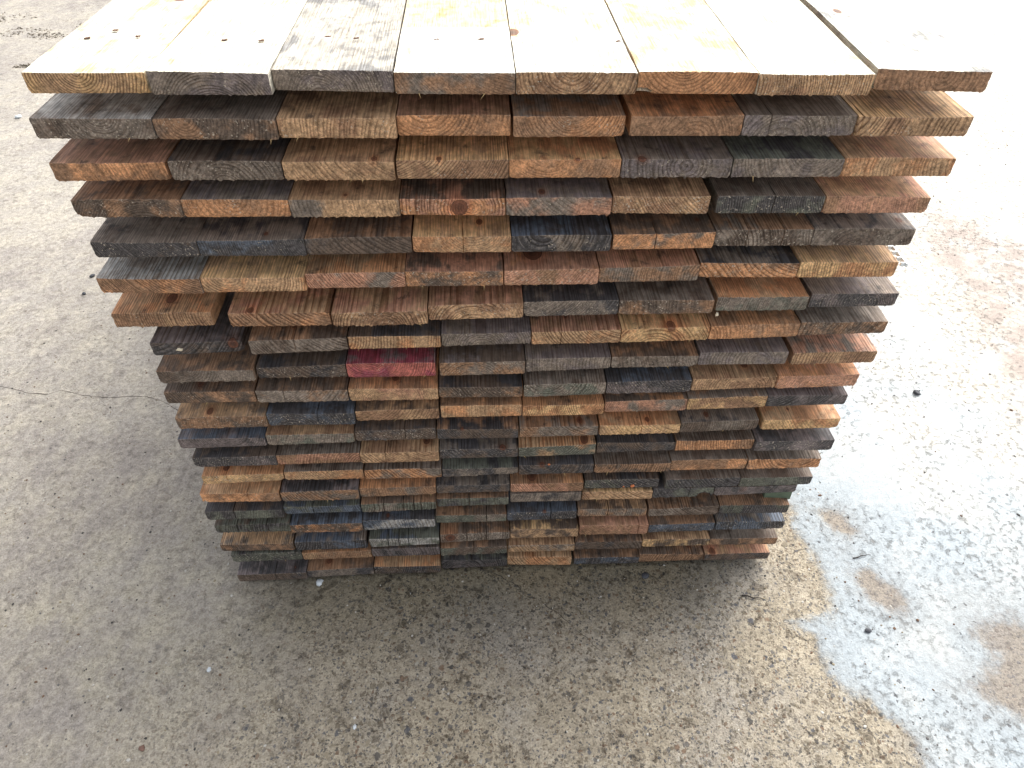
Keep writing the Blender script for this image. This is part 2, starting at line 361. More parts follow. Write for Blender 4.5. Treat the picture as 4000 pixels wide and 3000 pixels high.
# ---------------------------------------------------------------- planks
# measured ends of every plank, mm: left x, y(front), z bottom, z top, then right
B=[[(-718.2,-0,1466.9,1501.1,-527.7,2.2,1464.7,1498.3),(-522.7,-3.1,1464.7,1502.2,-329.6,-6.2,1462.5,1497.3),(-328.4,14.3,1462.4,1496.9,-131,5.2,1460.2,1495.1),(-128.5,-1.3,1460.2,1495.4,70.5,-4.4,1457.9,1493.4),(71.8,-2.8,1457.9,1493.8,273.5,-4.8,1455.6,1491.8),(276,-2.1,1455.6,1492.5,478.5,-2.5,1453.3,1489),(479.7,-6.9,1453.3,1488.6,677.2,-7.3,1451,1486),(691.4,16.4,1451,1486.7,887.1,3.8,1448.7,1483.5)],
[(-740,1.8,1390.5,1426.1,-540.7,-1.7,1388.4,1423.8),(-538.2,-2.8,1388.4,1424.2,-335.3,-7.8,1386.2,1421.4),(-334.1,1.2,1386.1,1420.8,-133.3,-3.3,1384,1421.1),(-132.1,7.8,1383.9,1419.6,63.5,4.9,1381.8,1419.4),(67.9,0.7,1381.8,1419.5,262.9,0.4,1379.6,1417.5),(273.5,2.8,1379.5,1415.2,471.8,0.9,1377.4,1415.6),(473,0.9,1377.4,1415.5,675.8,1.5,1375.2,1411.4),(677,-2.6,1375.1,1412,883.5,-4.6,1372.9,1409.4)],
[(-738.5,-1.6,1313.3,1348.6,-543.7,2.1,1310.9,1344.6),(-538,0.6,1310.9,1347.6,-342.8,-0.4,1308.5,1344.1),(-340.8,-0.4,1308.4,1342.4,-144.2,-4.3,1306,1341),(-140.4,0.4,1306,1341.8,60.3,-0.6,1303.5,1340.6),(61.6,1.8,1303.5,1339.4,264.6,1.7,1301,1337.2),(265.8,2.7,1301,1336.7,469.6,0.2,1298.5,1334.5),(472,0.2,1298.5,1334.5,678.2,-0.8,1296,1331.5),(679.5,0.2,1295.9,1332.3,888.4,-1.8,1293.4,1329.3)],
[(-732.3,1,1239.6,1274.7,-539.4,1.8,1236.8,1271.5),(-537.5,-0.7,1236.8,1272.9,-344.8,-0.7,1234,1268.3),(-343.6,-1.9,1234,1269.3,-142.9,-3.3,1231.1,1266.4),(-141.7,3.9,1231.1,1264.8,54.7,-2.9,1228.3,1265.8),(55.9,-2,1228.2,1265.3,255.3,-1.1,1225.4,1261.6),(257.8,5.2,1225.3,1261.4,442.8,-0.1,1222.7,1260.7),(458,1.9,1222.5,1259.3,665.9,0.2,1219.5,1255.6),(668.3,0.2,1219.4,1255.1,873.4,-1.5,1216.5,1249.5)],
[(-731.7,2.4,1151.2,1186.5,-535.8,0.2,1150.3,1183.3),(-534.3,2.1,1150.3,1185.1,-331.3,-3.1,1149.3,1187.6),(-330.1,-1.1,1149.3,1185.6,-127.8,0.6,1148.4,1184.9),(-125.1,2.5,1148.4,1183.7,66,-3.5,1147.5,1183.7),(67.2,-2.7,1147.5,1183.7,261.4,-5.5,1146.6,1182.8),(266.4,-0.3,1146.5,1181.5,467.9,-0.8,1145.6,1182.9),(470.9,6.7,1145.6,1182.4,666.8,2.7,1144.7,1182.2),(668,2.7,1144.7,1182.2,870.6,-2.8,1143.7,1180.9)],
[(-754.1,6,1066.7,1101.9,-551.2,-5.6,1066.9,1102.6),(-550,-1.7,1066.9,1102.6,-346.8,-5.2,1067.2,1100.8),(-345.6,3.9,1067.2,1102.2,-147.5,0.4,1067.4,1104),(-146.3,2.4,1067.4,1104.1,50.4,-1.8,1067.7,1103.1),(52.8,-1.1,1067.7,1102.5,244.2,-5,1067.9,1105.7),(246.2,1,1067.9,1103.5,451.1,-1.4,1068.2,1106.8),(456.1,10.9,1068.2,1103.5,659.2,1.6,1068.4,1103),(660.4,0.7,1068.4,1107,863.2,-4.8,1068.7,1105.4)],
[(-759.3,9.2,975.8,1010.5,-555.9,6.1,977.1,1011.4),(-520.2,0.5,977.3,1012.2,-310.5,-6,978.7,1013.7),(-306.6,-9.3,978.7,1013.1,-108.3,-12.1,980.1,1015.2),(-106.5,1.5,980.1,1016.8,92.9,0.4,981.4,1019.1),(94.1,3.6,981.4,1019.8,294.9,1.6,982.8,1020.3),(296.3,0.8,982.8,1019.4,498,-4.3,984.1,1018.2),(506,3.4,984.2,1021.3,702.6,-2.3,985.5,1021.2),(709.9,4.8,985.5,1021.9,899.7,2.5,986.8,1020.5)],
[(-701.6,-0.4,902.7,938.1,-512,5.8,903.7,934.4),(-493.2,-5.7,903.7,941.8,-286.7,-0.9,904.7,940.5),(-284.2,2,904.7,939.5,-85.4,-0.8,905.7,938.4),(-83.3,2.3,905.7,940.7,111.4,3.7,906.7,938.5),(112.6,-0.3,906.7,941.1,307.3,-2.9,907.6,944.8),(308.6,-3.7,907.6,944.8,503.8,-1.8,908.6,945.6),(505.8,-1.9,908.6,945.6,705.4,-0.4,909.6,946.1),(708.1,2.7,909.6,946.8,904.5,2.4,910.5,943.9)],
[(-714.4,-0.5,822.9,856.8,-504.6,-1.6,823.5,855.4),(-499.3,5.8,823.5,854.1,-301.6,3,824,860.2),(-298.3,-2.3,824,866.2,-101.6,-4.5,824.6,865),(-92.5,-4.9,824.6,863.7,99.3,-5.9,825.1,863),(101.2,0.3,825.1,863,294.9,4.2,825.6,858.2),(297.4,4.7,825.6,859,495.1,1.5,826.2,858.3),(498.5,6.1,826.2,863.1,701.6,0.1,826.7,863.8),(712.7,-2.6,826.8,861.6,907.4,-3.3,827.3,861.7)],
[(-722,6.1,752.1,788,-519,3.4,751.5,784.5),(-514.8,0.8,751.5,789.7,-307.4,-1.4,750.9,786.4),(-304.7,-1.5,750.9,789.3,-100.8,-5.1,750.3,786),(-99,1,750.3,783.1,94.9,-3.7,749.8,782.7),(97.9,-5.3,749.8,788.6,290.2,-2.1,749.2,786.7),(291.9,-0.6,749.2,785.3,492.9,-2.3,748.6,786.4),(495.5,1.7,748.6,785.5,698.6,5.5,748.1,783),(699.8,0.6,748,787.5,894.6,3.2,747.5,785)],
[(-718.3,-0.1,672.9,709.7,-509.3,-2.7,675,710),(-506.6,-0.1,675,715,-302.2,-7,677.1,714.7),(-301,5.1,677.1,708.6,-103.4,2.4,679.1,712.2),(-98.7,5.2,679.1,718.4,94.7,1.2,681.1,719),(96.8,-1.4,681.1,716.8,291.5,-4.6,683.1,719.5),(295.2,3.7,683.1,717.3,492.9,-1.2,685.1,723.2),(495.5,0.3,685.1,721.7,688.2,-0.4,687.1,725.3),(690.6,1.1,687.1,723.7,885.7,-1.2,689,721.1)],
[(-732.6,-3.1,606.8,640.6,-527.7,-2,606.6,634.7),(-524.2,-0.5,606.6,642.8,-314.3,1.1,606.4,637.9),(-312.1,4.7,606.4,642.2,-114.8,3.3,606.2,646.1),(-111.7,2.3,606.2,642.1,87.3,-2.2,606,639.5),(90.8,-0.2,606,640.5,284.8,-1.3,605.8,639.4),(289.4,-0.6,605.8,640.1,490.3,-2.2,605.6,637.7),(492.4,-0.8,605.6,641.1,687.6,2.1,605.4,639.4),(699.4,-0.1,605.4,641,894.7,-0.4,605.2,639.3)],
[(-719.6,0.1,533.1,568.8,-516.6,-1,532.7,568.6),(-515.3,-0.2,532.7,567.6,-309.3,-0.4,532.3,568),(-307.3,-4.4,532.3,569.1,-112,-5,531.9,568.8),(-109.9,2.6,531.9,567.1,87.6,0.5,531.5,563.4),(89.6,0.4,531.5,566.9,285.5,1.5,531.1,570.1),(289.7,6,531,570.1,492.3,7,530.6,561.1),(493.5,5.3,530.6,568.2,695,3.2,530.2,566.2),(696.8,-5.8,530.2,567.2,898.4,-9.5,529.8,568.8)],
[(-714.4,-4.9,470.7,503.2,-512.8,1.9,468.3,495.6),(-510.6,3.2,468.2,500.3,-309.8,1.1,465.9,501.9),(-305.9,-1.2,465.8,501.3,-109.4,-1.3,463.5,499.2),(-107.1,-1.4,463.5,495.9,90.2,5.5,461.1,485.7),(91.8,-0.1,461.1,498.6,286.3,0.1,458.8,494.9),(289.4,-0,458.7,493.2,489.1,-2.7,456.3,491),(491,1.1,456.3,495.9,693.1,0.5,453.9,493.7),(695.8,-1.2,453.9,491.8,892.6,-0.5,451.5,486.7)],
[(-741.5,0.9,391.5,426.9,-537.4,-4.7,390.4,426),(-533.1,-4.4,390.4,426.9,-331.3,-5.8,389.2,429.4),(-328.7,1.6,389.2,424.9,-129,3.1,388.1,420.6),(-127.4,5.7,388.1,420.6,67.5,4.2,387,418.6),(70.3,2.7,387,420.3,264.5,-1.8,385.9,422.1),(269.6,6.3,385.8,420.4,469.6,2.4,384.7,421.2),(487.5,-1.1,384.6,421.1,690.1,-2.2,383.4,421.8),(691.3,-3.6,383.4,420.1,889.2,-3.1,382.3,415.7)],
[(-747.3,-3.4,318.7,354.9,-543.1,-7,322.7,356.5),(-541.9,4.1,322.8,355.1,-336,0.8,326.8,357.1),(-332.8,-2.1,326.8,362.4,-132.1,-3.2,330.8,362.9),(-130,4.9,330.8,364.7,64.9,1.5,334.6,365),(70.2,8.6,334.7,369.7,262.7,2.1,338.5,374.2),(266.2,5.2,338.5,373.5,457.9,-2.7,342.3,376.3),(459.6,-0,342.4,383.4,626.4,-3.1,345.6,383.2),(628.8,-2.6,345.7,382.6,856.3,-2.7,350.1,380.7)],
[(-744.5,5.5,247.8,280.5,-538.6,1.1,249.5,286.8),(-536.4,-4.9,249.5,283.9,-338.7,-10.5,251.3,290.6),(-337.3,-6.5,251.3,294.3,-140.1,-4.4,253,286.9),(-138.1,7.3,253.1,287.6,59.2,3.7,254.8,287.9),(61.5,4.5,254.8,292.4,255.6,2.8,256.5,292.4),(260,9.6,256.5,290.5,454.1,2.4,258.2,292.3),(460.4,0.7,258.3,290.5,656.2,-2.5,260,299.9),(659.5,-1.2,260.1,298,856.6,-7.1,261.8,296.2)],
[(-753.5,6.4,157.5,189.1,-546.8,-1,160.6,195.1),(-541,-2.7,160.6,200.2,-338.7,-5.8,163.8,205.4),(-331.1,-3.5,163.9,203.6,-133.4,-3.7,167,198.9),(-129.5,0.3,167.1,206.8,68.7,3.1,170.1,204),(71,4.3,170.2,213.9,266.3,0.3,173.2,211.1),(270.8,5.7,173.3,219,467.6,-2.1,176.4,221.4),(471.7,2.9,176.4,212.4,661.8,-0.8,179.3,217.4),(665.7,0.4,179.4,219.4,866.5,-3.7,182.5,216.7)],
[(-732,-0.4,110.6,147.3,-533,0.9,109.3,146.1),(-530.8,-0.6,109.2,142.1,-334.2,-0.5,107.9,142.9),(-332.1,2.2,107.9,144.9,-134.7,-0.4,106.6,147.9),(-132.8,-3.2,106.6,143.8,61.1,-1.4,105.2,138.5),(65,1.2,105.2,140.6,260.6,-1.2,103.9,137.3),(262.5,2.9,103.9,141.4,459.5,-2.3,102.5,140.3),(462,3.3,102.5,140.3,663.3,0.8,101.2,134.9),(665.6,2.1,101.2,132.8,867,-3.3,99.8,133.7)],
[(-737.6,-4.7,15.1,49.8,-534.8,-6.9,16.9,52.5),(-533.6,-2.2,16.9,51.7,-337.7,0.2,18.6,53.4),(-335,0.1,18.6,57.8,-137.6,-4.5,20.3,57.4),(-134.5,8,20.3,66,61.7,7.8,22,57),(62.9,12.1,22,63.5,256.2,0.7,23.7,69.6),(264.6,3.1,23.7,56.7,461.6,-2.7,25.4,58.5),(462.8,1.5,25.4,67.2,659.1,-1.3,27.1,58.1),(662.3,-3.5,27.1,59,859.6,-7.3,28.9,62.1)]]
ZR = [1.4579, 1.3818, 1.3035, 1.2282, 1.1475, 1.0677, 0.9814, 0.9066, 0.8251, 0.7498, 0.6811, 0.606, 0.5315, 0.4611, 0.3869, 0.3345, 0.2548, 0.1701, 0.1052, 0.022]
PAL = dict(o=(172, 120, 76), t=(166, 131, 94), b=(134, 100, 72), d=(86, 72, 62), g=(112, 101, 91), p=(101, 92, 92), k=(57, 57, 61),
           u=(74, 85, 99), n=(88, 92, 82), h=(238, 208, 152), r=(124, 50, 66), s=(162, 116, 90), y=(186, 148, 98), w=(248, 238, 214), W=(214, 206, 188), c=(150, 148, 144), m=(158, 82, 72))
NAMES = dict(o='orange brown', t='tan', b='mid brown', d='dark brown', g='greyish brown', p='purplish grey', k='charcoal black', u='blue grey', n='greenish grey',
             r='crimson stained', s='salmon brown', y='honey yellow', w='bleached cream', h='bleached cream', W='silvery weathered', c='pale grey', m='dusty red')
# front/top colour pairs, ring pattern per plank (v ^ = arcs, | upright, / \\ slanting, o = pith showing)
LOOK = """
ty/wh v|pg/wh ^|gp/Wc ^|gb/wh \\|bt/wh v|oo/wh v|tb/wh ||gb/wc o
gd/gc v|db/dg v|tb/tb ||bo/bs v|ob/bg v|ob/bo ^|pg/dg ^|bt/ty |
bo/sb ||dg/kd ^|tb/tb \\|tb/ty /|ob/oy v|gp/pg o|pg/nk v|ot/ts |
db/db ^|ob/pg v|gt/bt ||os/sd o|gs/pg \\|tb/tb \\|kn/dg ||sb/st |
dk/gd \\|ku/gk ||dk/db \\|to/ty v|kg/uk v|go/db ^|dg/gb ||dg/gk ^
ob/gc \\|to/ty v|sg/ot \\|do/sd \\|sb/so /|gb/sb ||bo/gk \\|oy/ty |
tb/ot ||bo/ts \\|bt/st ^|bt/sb ^|kg/kg /|db/gd ||gn/to ||pk/pg o
kd/kp /|dg/db \\|ot/kd ||gp/gp ^|ot/bs \\|oy/oy ^|ob/ob ||db/gd |
gd/bd v|kd/kd \\|mr/rp v|gb/pd ^|gp/gp ||dg/db ||gp/gp o|tb/sg |
db/bd \\|bg/db /|st/ob ^|db/kd \\|gn/gd v|kp/ku \\|bt/tb ^|os/os ^
db/tg ||uk/uk ^|tb/dt /|ot/ob ||oy/ob ||gs/do ^|by/bg \\|pk/kp /
kp/up v|ng/tb ||kd/dk \\|kd/kb \\|bg/bg \\|ty/ot \\|dg/kg ||oy/ot \\
kp/kd ||sb/dg ||bt/tb \\|dk/kg \\|tn/ot /|kd/kd \\|ob/dg ||pk/pk /
ty/ot \\|to/dg \\|og/dg \\|kg/nk /|kd/kd v|db/dg ||ob/dg ^|ob/dg v
bo/ot \\|gb/pk \\|gb/ob ||kd/kg ^|sb/ob \\|nk/kd \\|nk/dg \\|kn/dg ^
kn/dk ||nu/un ||ng/db ||nk/db ||kg/kg ||tb/yd \\|nk/kd \\|kp/dk |
nk/dn ||do/ku \\|uc/ku ||gn/db ^|ku/ku ||gb/td ||dg/db \\|nk/db |
db/tg ||uk/ug ||nc/nu ||dg/db o|dt/yd /|sb/sb \\|ku/db ||ku/ug |
kn/nk \\|tb/ob ||kp/kd ||nd/db ^|tg/tb \\|kd/db ^|dy/bt ||db/dg |
kd/kp ||kg/bd \\|dk/to ||pk/nk ^|ot/ot \\|ku/db ||db/db ||kd/ts |
""".strip().splitlines()
ORD = ['first', 'second', 'third', 'fourth', 'fifth', 'sixth', 'seventh', 'eighth']
LAY = ['top', 'second', 'third', 'fourth', 'fifth', 'sixth', 'seventh', 'eighth', 'ninth', 'tenth', 'eleventh', 'twelfth', 'thirteenth', 'fourteenth', 'fifteenth', 'sixteenth', 'seventeenth', 'eighteenth', 'nineteenth', 'bottom']
# notches broken out of the lower edge (plank -> list of (from, to, depth mm)), and open cracks (position across)
NOTCH = {(1, 6): [(-.02, .16, 9)], (8, 1): [(.93, 1.05, 9)], (16, 7): [(.74, .97, 20)], (1, 8): [(-.02, .05, 5)], (4, 1): [(-.02, .10, 7)], (15, 1): [(0.0, .04, 5)]}
CRK = {(5, 4): [.51], (5, 7): [.33, .70], (5, 6): [.42], (11, 2): [.58], (12, 3): [.62], (12, 6): [.52], (13, 3): [.32], (15, 1): [.60], (16, 1): [.37], (16, 2): [.38], (16, 3): [.30, .56, .70, .80],
       (16, 4): [.45], (16, 7): [.60], (17, 1): [.30, .47, .70], (17, 4): [.72], (17, 5): [.63], (17, 6): [.44], (18, 3): [.27, .42, .56], (18, 4): [.38, .66], (19, 4): [.50], (19, 8): [.31], (20, 1): [.55],
       (20, 7): [.82], (8, 2): [.46], (8, 5): [.33], (2, 8): [.04], (2, 7): [.24], (4, 7): [.53], (7, 2): [.28], (9, 6): [.75], (11, 8): [.52], (18, 6): [.86], (13, 1): [.8], (10, 2): [.3], (14, 1): [.3]}

def make_plank(i, j):
    v = B[i][j]; rr = random.Random(1000*i+j+5)
    fa, ta = [q.strip() for q in LOOKS[i][j][0].split('/')]
    xl, yl, bl, tl, xr, yr, br, tr_ = [q/1000 for q in v]
    xm, y0 = (xl+xr)/2, (yl+yr)/2; hw = (xr-xl)/2
    zb0 = ZR[i]; zt0 = ZR[i]+.036
    loc = Vector((xm, y0, zb0))
    L = (2.4 if i else 2.6) + rr.uniform(-.06, .05)
    sd = rr.uniform(0, 50)
    def n1(t, s=0.0): return mnoise.noise(Vector((t, sd+s, 3.1)))
    N = 54; us = [k/N for k in range(N+1)]
    crk = CRK.get((i+1, j+1), [])
    for c in crk:
        us = [u for u in us if abs(u-c) > .012] + ([c-.0062, c-.0022, c+.0022, c+.0062] if 15 <= i <= 17 else [c-.0052, c-.0010, c+.0010, c+.0052])
    us = sorted(us); nU = len(us)
    notch = NOTCH.get((i+1, j+1), [])
    if not notch and rr.random() < .22:
        notch = [(-.02, rr.uniform(.03, .08), rr.uniform(2, 6))] if rr.random() < .5 else [(1-rr.uniform(.03, .08), 1.02, rr.uniform(2, 6))]
    rough = rr.choice([.6, .9, 1.3, 1.9])
    cham = rr.uniform(.0004, .002), rr.uniform(.0004, .002)
    cup = rr.uniform(-.0020, .0020)
    def front_y(u): return (yl*(1-u)+yr*u)-y0
    def zbot(u): return (bl*(1-u)+br*u)-zb0
    def ztop(u): return (tl*(1-u)+tr_*u)-zb0
    burr = {}
    for u in us:
        b_ = max(0, n1(u*38, 5))*.0030*rough + abs(n1(u*90, 8))*.0016*rough - .0008
        nt = 0
        for (a, b2, dep) in notch:
            if a < u < b2:
                q = math.sin(math.pi*(u-a)/(b2-a))**.5 if (a >= 0 and b2 <= 1) else ((b2-u)/(b2-a) if a < 0 else (u-a)/(b2-a))**.7
                nt = max(nt, dep/1000*q*(1+.35*n1(u*40, 20)))
        burr[u] = -b_ + nt
    crkset = {}
    for c in crk:
        for u in us:
            if abs(u-c) < .004: crkset[u] = c
    NZ = 8
    verts, idxF = [], {}
    def add(p): verts.append(p); return len(verts)-1
    F = [[None]*(NZ+1) for _ in us]
    for a, u in enumerate(us):
        zb_, zt_ = zbot(u)+burr[u], ztop(u) + cup*(1-(2*u-1)**2) + n1(u*30, 2)*.0006*rough - max(0, n1(u*55, 3)-.25)*.004
        ed = min(u, 1-u)*2*hw
        # rounded lower / upper corners
        if ed < cham[0]*1.5: zb_ += (cham[0]*1.5-ed)*.8; zt_ -= (cham[1]*.6-ed)*.6 if ed < cham[1]*.6 else 0
        for k in range(NZ+1):
            t = k/NZ; z = zb_*(1-t)+zt_*t
            x = -hw + 2*hw*u
            if a in (0, nU-1):
                sgn = 1 if a == 0 else -1
                x += sgn*(abs(n1(t*9+sd, 9))*.0016*rough + (.002 if k == 0 else 0))
            elif 0 < k < NZ: x += n1(t*3+u*60, 4)*.0007 if u not in crkset else n1(t*4+crkset[u]*9, 4)*.0026
            elif u in crkset: x += n1(t*4+crkset[u]*9, 4)*.0026
            y = front_y(u) + mnoise.noise(Vector((u*30, t*7, sd)))*.0009*rough + mnoise.noise(Vector((u*90, t*16, sd+4)))*.0006*rough
            if k == NZ: y += .0006
            if k == 0: y += .0012 + (.012 if burr[u] > .004 else 0)
            if u in crkset: y += .010 if 15 <= i <= 17 else .005*(k/NZ if sd < 25 else 1-.6*k/NZ)+.0005
            F[a][k] = add((x, y, z))
    ys = [.004, .014, .035, .065, .11, .18, .30, .45, L*.5, L]
    T = [[F[a][NZ]] for a in range(nU)]; Bt = [[F[a][0]] for a in range(nU)]
    for a, u in enumerate(us):
        for y in ys:
            w = min(1, y/.40); w = w*w*(3-2*w)
            cup2 = cup*(1-(2*u-1)**2)
            zt = ztop(u)*(1-w)+.036*w + cup2*(1-w) + mnoise.noise(Vector((u*14, y*9, sd+7)))*.0007*(1-w)
            zb = zbot(u)*(1-w) + (burr[u]*(.6 if burr[u] > .004 and y < .03 else 0))
            x = -hw + 2*hw*u
            if a in (0, nU-1): x += (1 if a == 0 else -1)*abs(mnoise.noise(Vector((y*14, sd, 2.))))*.0022
            if u in crkset:
                x += n1(4+crkset[u]*9, 4)*.0026 + mnoise.noise(Vector((y*12, sd, 5.)))*.004
                if y < (.12 if 15 <= i <= 17 else .065): zt -= .007 if 15 <= i <= 17 else .0035
            yy = y + front_y(u)*(1-w)
            T[a].append(add((x, yy, zt))); Bt[a].append(add((x, yy, zb)))
    faces = []
    for a in range(nU-1):
        for k in range(NZ): faces.append((F[a][k], F[a+1][k], F[a+1][k+1], F[a][k+1]))
        for k in range(len(ys)):
            faces.append((T[a][k], T[a+1][k], T[a+1][k+1], T[a][k+1]))
            faces.append((Bt[a][k], Bt[a][k+1], Bt[a+1][k+1], Bt[a+1][k]))
        faces.append((T[a][-1], T[a+1][-1], Bt[a+1][-1], Bt[a][-1]))
    for a, s in ((0, 1), (nU-1, -1)):
        f0 = [F[a][k] for k in range(NZ, -1, -1)] + [Bt[a][1], T[a][1]]
        if s < 0: f0 = f0[::-1]
        faces.append(tuple(f0))
        for k in range(1, len(ys)):
            q = (T[a][k], Bt[a][k], Bt[a][k+1], T[a][k+1]); faces.append(q if s > 0 else q[::-1])
    o = mesh_obj('plank', verts, faces, WOOD)
    ar = o.data.attributes.new('arris', 'FLOAT', 'POINT')
    for a in range(nU): ar.data[F[a][NZ]].value = 1.0
    o.location = loc
    w_ = i == 0
    def pc(ch, k):
        c = lin(PAL[ch]); l = .3*c[0]+.6*c[1]+.1*c[2]; q = k*rr.uniform(.90, 1.10)
        s_ = .95 if ch in 'r' else .86
        c = [(l+(v-l)*s_)*q for v in c]
        if not w_ or k > 1.2: c = [v*.90+.10*m_ for v, m_ in zip(c, (.215, .148, .092))]
        return [min(.86, v) for v in c]
    kt = 1.0 if w_ else 1.78
    o['col_f1'] = pc(fa[0], 1.66); o['col_f2'] = pc(fa[1], 1.60)
    o['col_t1'] = pc(ta[0], kt); o['col_t2'] = pc(ta[1], kt)
    pat = LOOKS[i][j][1]
    cx = rr.uniform(-.05, .05)
    ring = {'v': (cx, .036+rr.uniform(.005, .03)), '^': (cx, -rr.uniform(.005, .035)), '|': (rr.choice([-1, 1])*rr.uniform(.12, .18), rr.uniform(-.03, .06)),
            '/': (-.12-rr.uniform(0, .05), .12+rr.uniform(0, .06)), '\\': (.12+rr.uniform(0, .05), .12+rr.uniform(0, .06)), 'o': (rr.uniform(-.06, .04), rr.uniform(.014, .022))}[pat]
    o['ring'] = [ring[0], ring[1], rr.uniform(.0042, .0085)]
    o['ext'] = [sd, rr.uniform(.45, 1.0), rr.choice([.1, .18, .28, .36, .42])]
    o['mixes'] = [rr.uniform(.30, .40), rr.uniform(.28, .40) if not w_ else (.30 if j == 2 else (.28, .22, 0, .24, .26, .33, .20, .26)[j]), (.82 if j != 2 else .35) if w_ else 0.0]
    kk = KNOT.get((i+1, j+1))
    if kk is None and not w_ and rr.random() < .30: kk = (rr.uniform(.1, .9), 't', rr.uniform(.0, .06), rr.uniform(.004, .009))
    if kk is None: kk = (0, 'n', 0, .001)
    o['knot'] = [hw*(2*kk[0]-1), (kk[2] if kk[1] == 't' else .0), (.036 if kk[1] == 't' else kk[2])] if kk[1] != 'n' else [5., 5., 5.]
    o['knot_size'] = kk[3]
    o['band'] = .232 if (i, j) == (0, 3) else 9.0
    a_, b_ = NAMES[fa[0]], NAMES[ta[0]]
    lb = SPECIAL.get((i+1, j+1))
    if not lb:
        lb = (f"{a_} plank end with matching top" if a_ == b_ else f"{a_} plank end with {b_} top")
    side = f"{ORD[j]} from the left" if j < 7 else "at the right end"
    if j == 0: side = "at the left end"
    lb += f", {side} of the {LAY[i]} layer"
    tag(o, lb, 'plank', 'sawn planks stacked in twenty layers')
    return o

SPECIAL = {(9, 3): 'crimson stained plank', (16, 7): 'green plank with broken hole', (18, 3): 'cracked pale green plank', (18, 4): 'dark plank with big pale knot',
           (4, 4): 'salmon plank with round purple knot', (3, 6): 'grey plank with pith rings', (1, 3): 'rough silvery plank',
           (1, 6): 'bright orange plank with broken corner', (17, 3): 'blue grey plank with white scuffs', (20, 5): 'orange plank with wooden peg hole'}
KNOT = {(4, 4): (.56, 'f', .018, .016), (18, 4): (.14, 'f', .020, .015), (20, 8): (.12, 't', .012, .009), (8, 6): (.56, 't', .010, .010), (15, 5): (.30, 't', .03, .012), (13, 5): (.86, 't', .02, .010),
        (14, 1): (.28, 't', .03, .010), (7, 1): (.55, 't', .05, .012), (11, 1): (.37, 't', .02, .009), (6, 5): (.32, 't', .07, .02), (10, 1): (.38, 't', .03, .008), (1, 1): (.70, 't', .42, .014), (1, 5): (.02, 't', .2, .012),
        (12, 6): (.60, 't', .02, .007), (3, 3): (.82, 't', .012, .006), (3, 4): (.38, 't', .008, .005), (1, 8): (.2, 't', .30, .008), (13, 6): (.4, 'n', 0, .001), (20, 5): (.45, 't', .03, .005), (8, 1): (.9, 'f', .02, .012)}
LOOKS = []
for ln in LOOK:
    row = []; s = ln
    # entries are "ff/tt p" separated by a bar; p itself may be a bar
    k = 0
    while k < len(s):
        row.append((s[k:k+5], s[k+6])); k += 8
    assert len(row) == 8, (ln, row)
    LOOKS.append(row)
planks = [[make_plank(i, j) for j in range(8)] for i in range(20)]

# nail holes in the top layer
def blob(name, c, rx, ry, rz, mat, seed=0, parent=None, n=10, m=6, jag=.25, rot=0.0):
    rr = random.Random(seed); vs, fs = [], []
    for a in range(m+1):
        th = math.pi*a/m
        for b in range(n):
            ph = 2*math.pi*b/n
            d = Vector((math.sin(th)*math.cos(ph), math.sin(th)*math.sin(ph), math.cos(th)))
            q = 1+jag*mnoise.noise(d*1.7+Vector((seed*1.3, 0, 0)))*2
            p = Vector((d.x*rx*q, d.y*ry*q, d.z*rz*q)); p.rotate(Matrix.Rotation(rot, 3, 'Z'))
            vs.append(tuple(p))
    for a in range(m):
        for b in range(n): fs.append((a*n+b, (a+1)*n+b, (a+1)*n+(b+1) % n, a*n+(b+1) % n))
    o = mesh_obj(name, vs, fs, mat, smooth=True, parent=parent); o.location = c
    return o
for j, offs in enumerate([[(-.055, .165), (-.02, .205), (.03, .172)], [(-.01, .155), (.055, .150)], [(-.03, .165), (.022, .155)], [(-.035, .162), (.045, .162)], [(-.045, .165), (-.01, .145), (.06, .215), (.09, .150)], [(.035, .160), (-.065, .158)], [(-.045, .162), (.02, .163)], [(-.05, .18), (.03, .17)]]):
    for k, (dx, dy) in enumerate(offs):
        b = planks[0][j]
        for q in range(2):
            blob('nail_hole', (dx+q*.004, dy+q*.0015, .0358 + (B[0][j][3]+B[0][j][7])/2000-ZR[0]-.036), .0034-.0006*q, .0036, .0008, HOLE, seed=j*7+k+q*50, parent=b, jag=.5)

# small chips and splinters caught on the plank ends
CHW = plain('fresh_wood_chip', (226, 214, 190), .7, var=.15); CHO = plain('orange_wood_chip', (214, 128, 82), .7, var=.2); STRAW = plain('pale_splinter', (196, 168, 120), .7, var=.2)
for k, (x, z, i, j, rx, rz, mt, lb) in enumerate([(-.645, .918, 7, 0, .0065, .0035, CHW, 'white wood chip on the charcoal plank end at the left of the eighth layer'),
        (.169, .5005, 13, 4, .0035, .0025, CHO, 'small orange chip on the top front edge of a charcoal plank'), (.376, .393, 14, 5, .0025, .002, CHO, 'tiny orange chip on a green black plank end'),
        (.400, .395, 14, 5, .0060, .0050, CHO, 'larger orange chip on a green black plank end'), (.513, .976, 6, 6, .0035, .006, CHW, 'pale splinter stub hanging under the seventh layer')]):
    v = B[i][j]; u = (x*1000-v[0])/(v[4]-v[0]); yy = (v[1]*(1-u)+v[5]*u)/1000
    o = blob('wood_chip', (x, yy-.0008, z), rx, .0018, rz, mt, seed=200+k, jag=.4); tag(o, lb, 'chip')
rs = random.Random(5)
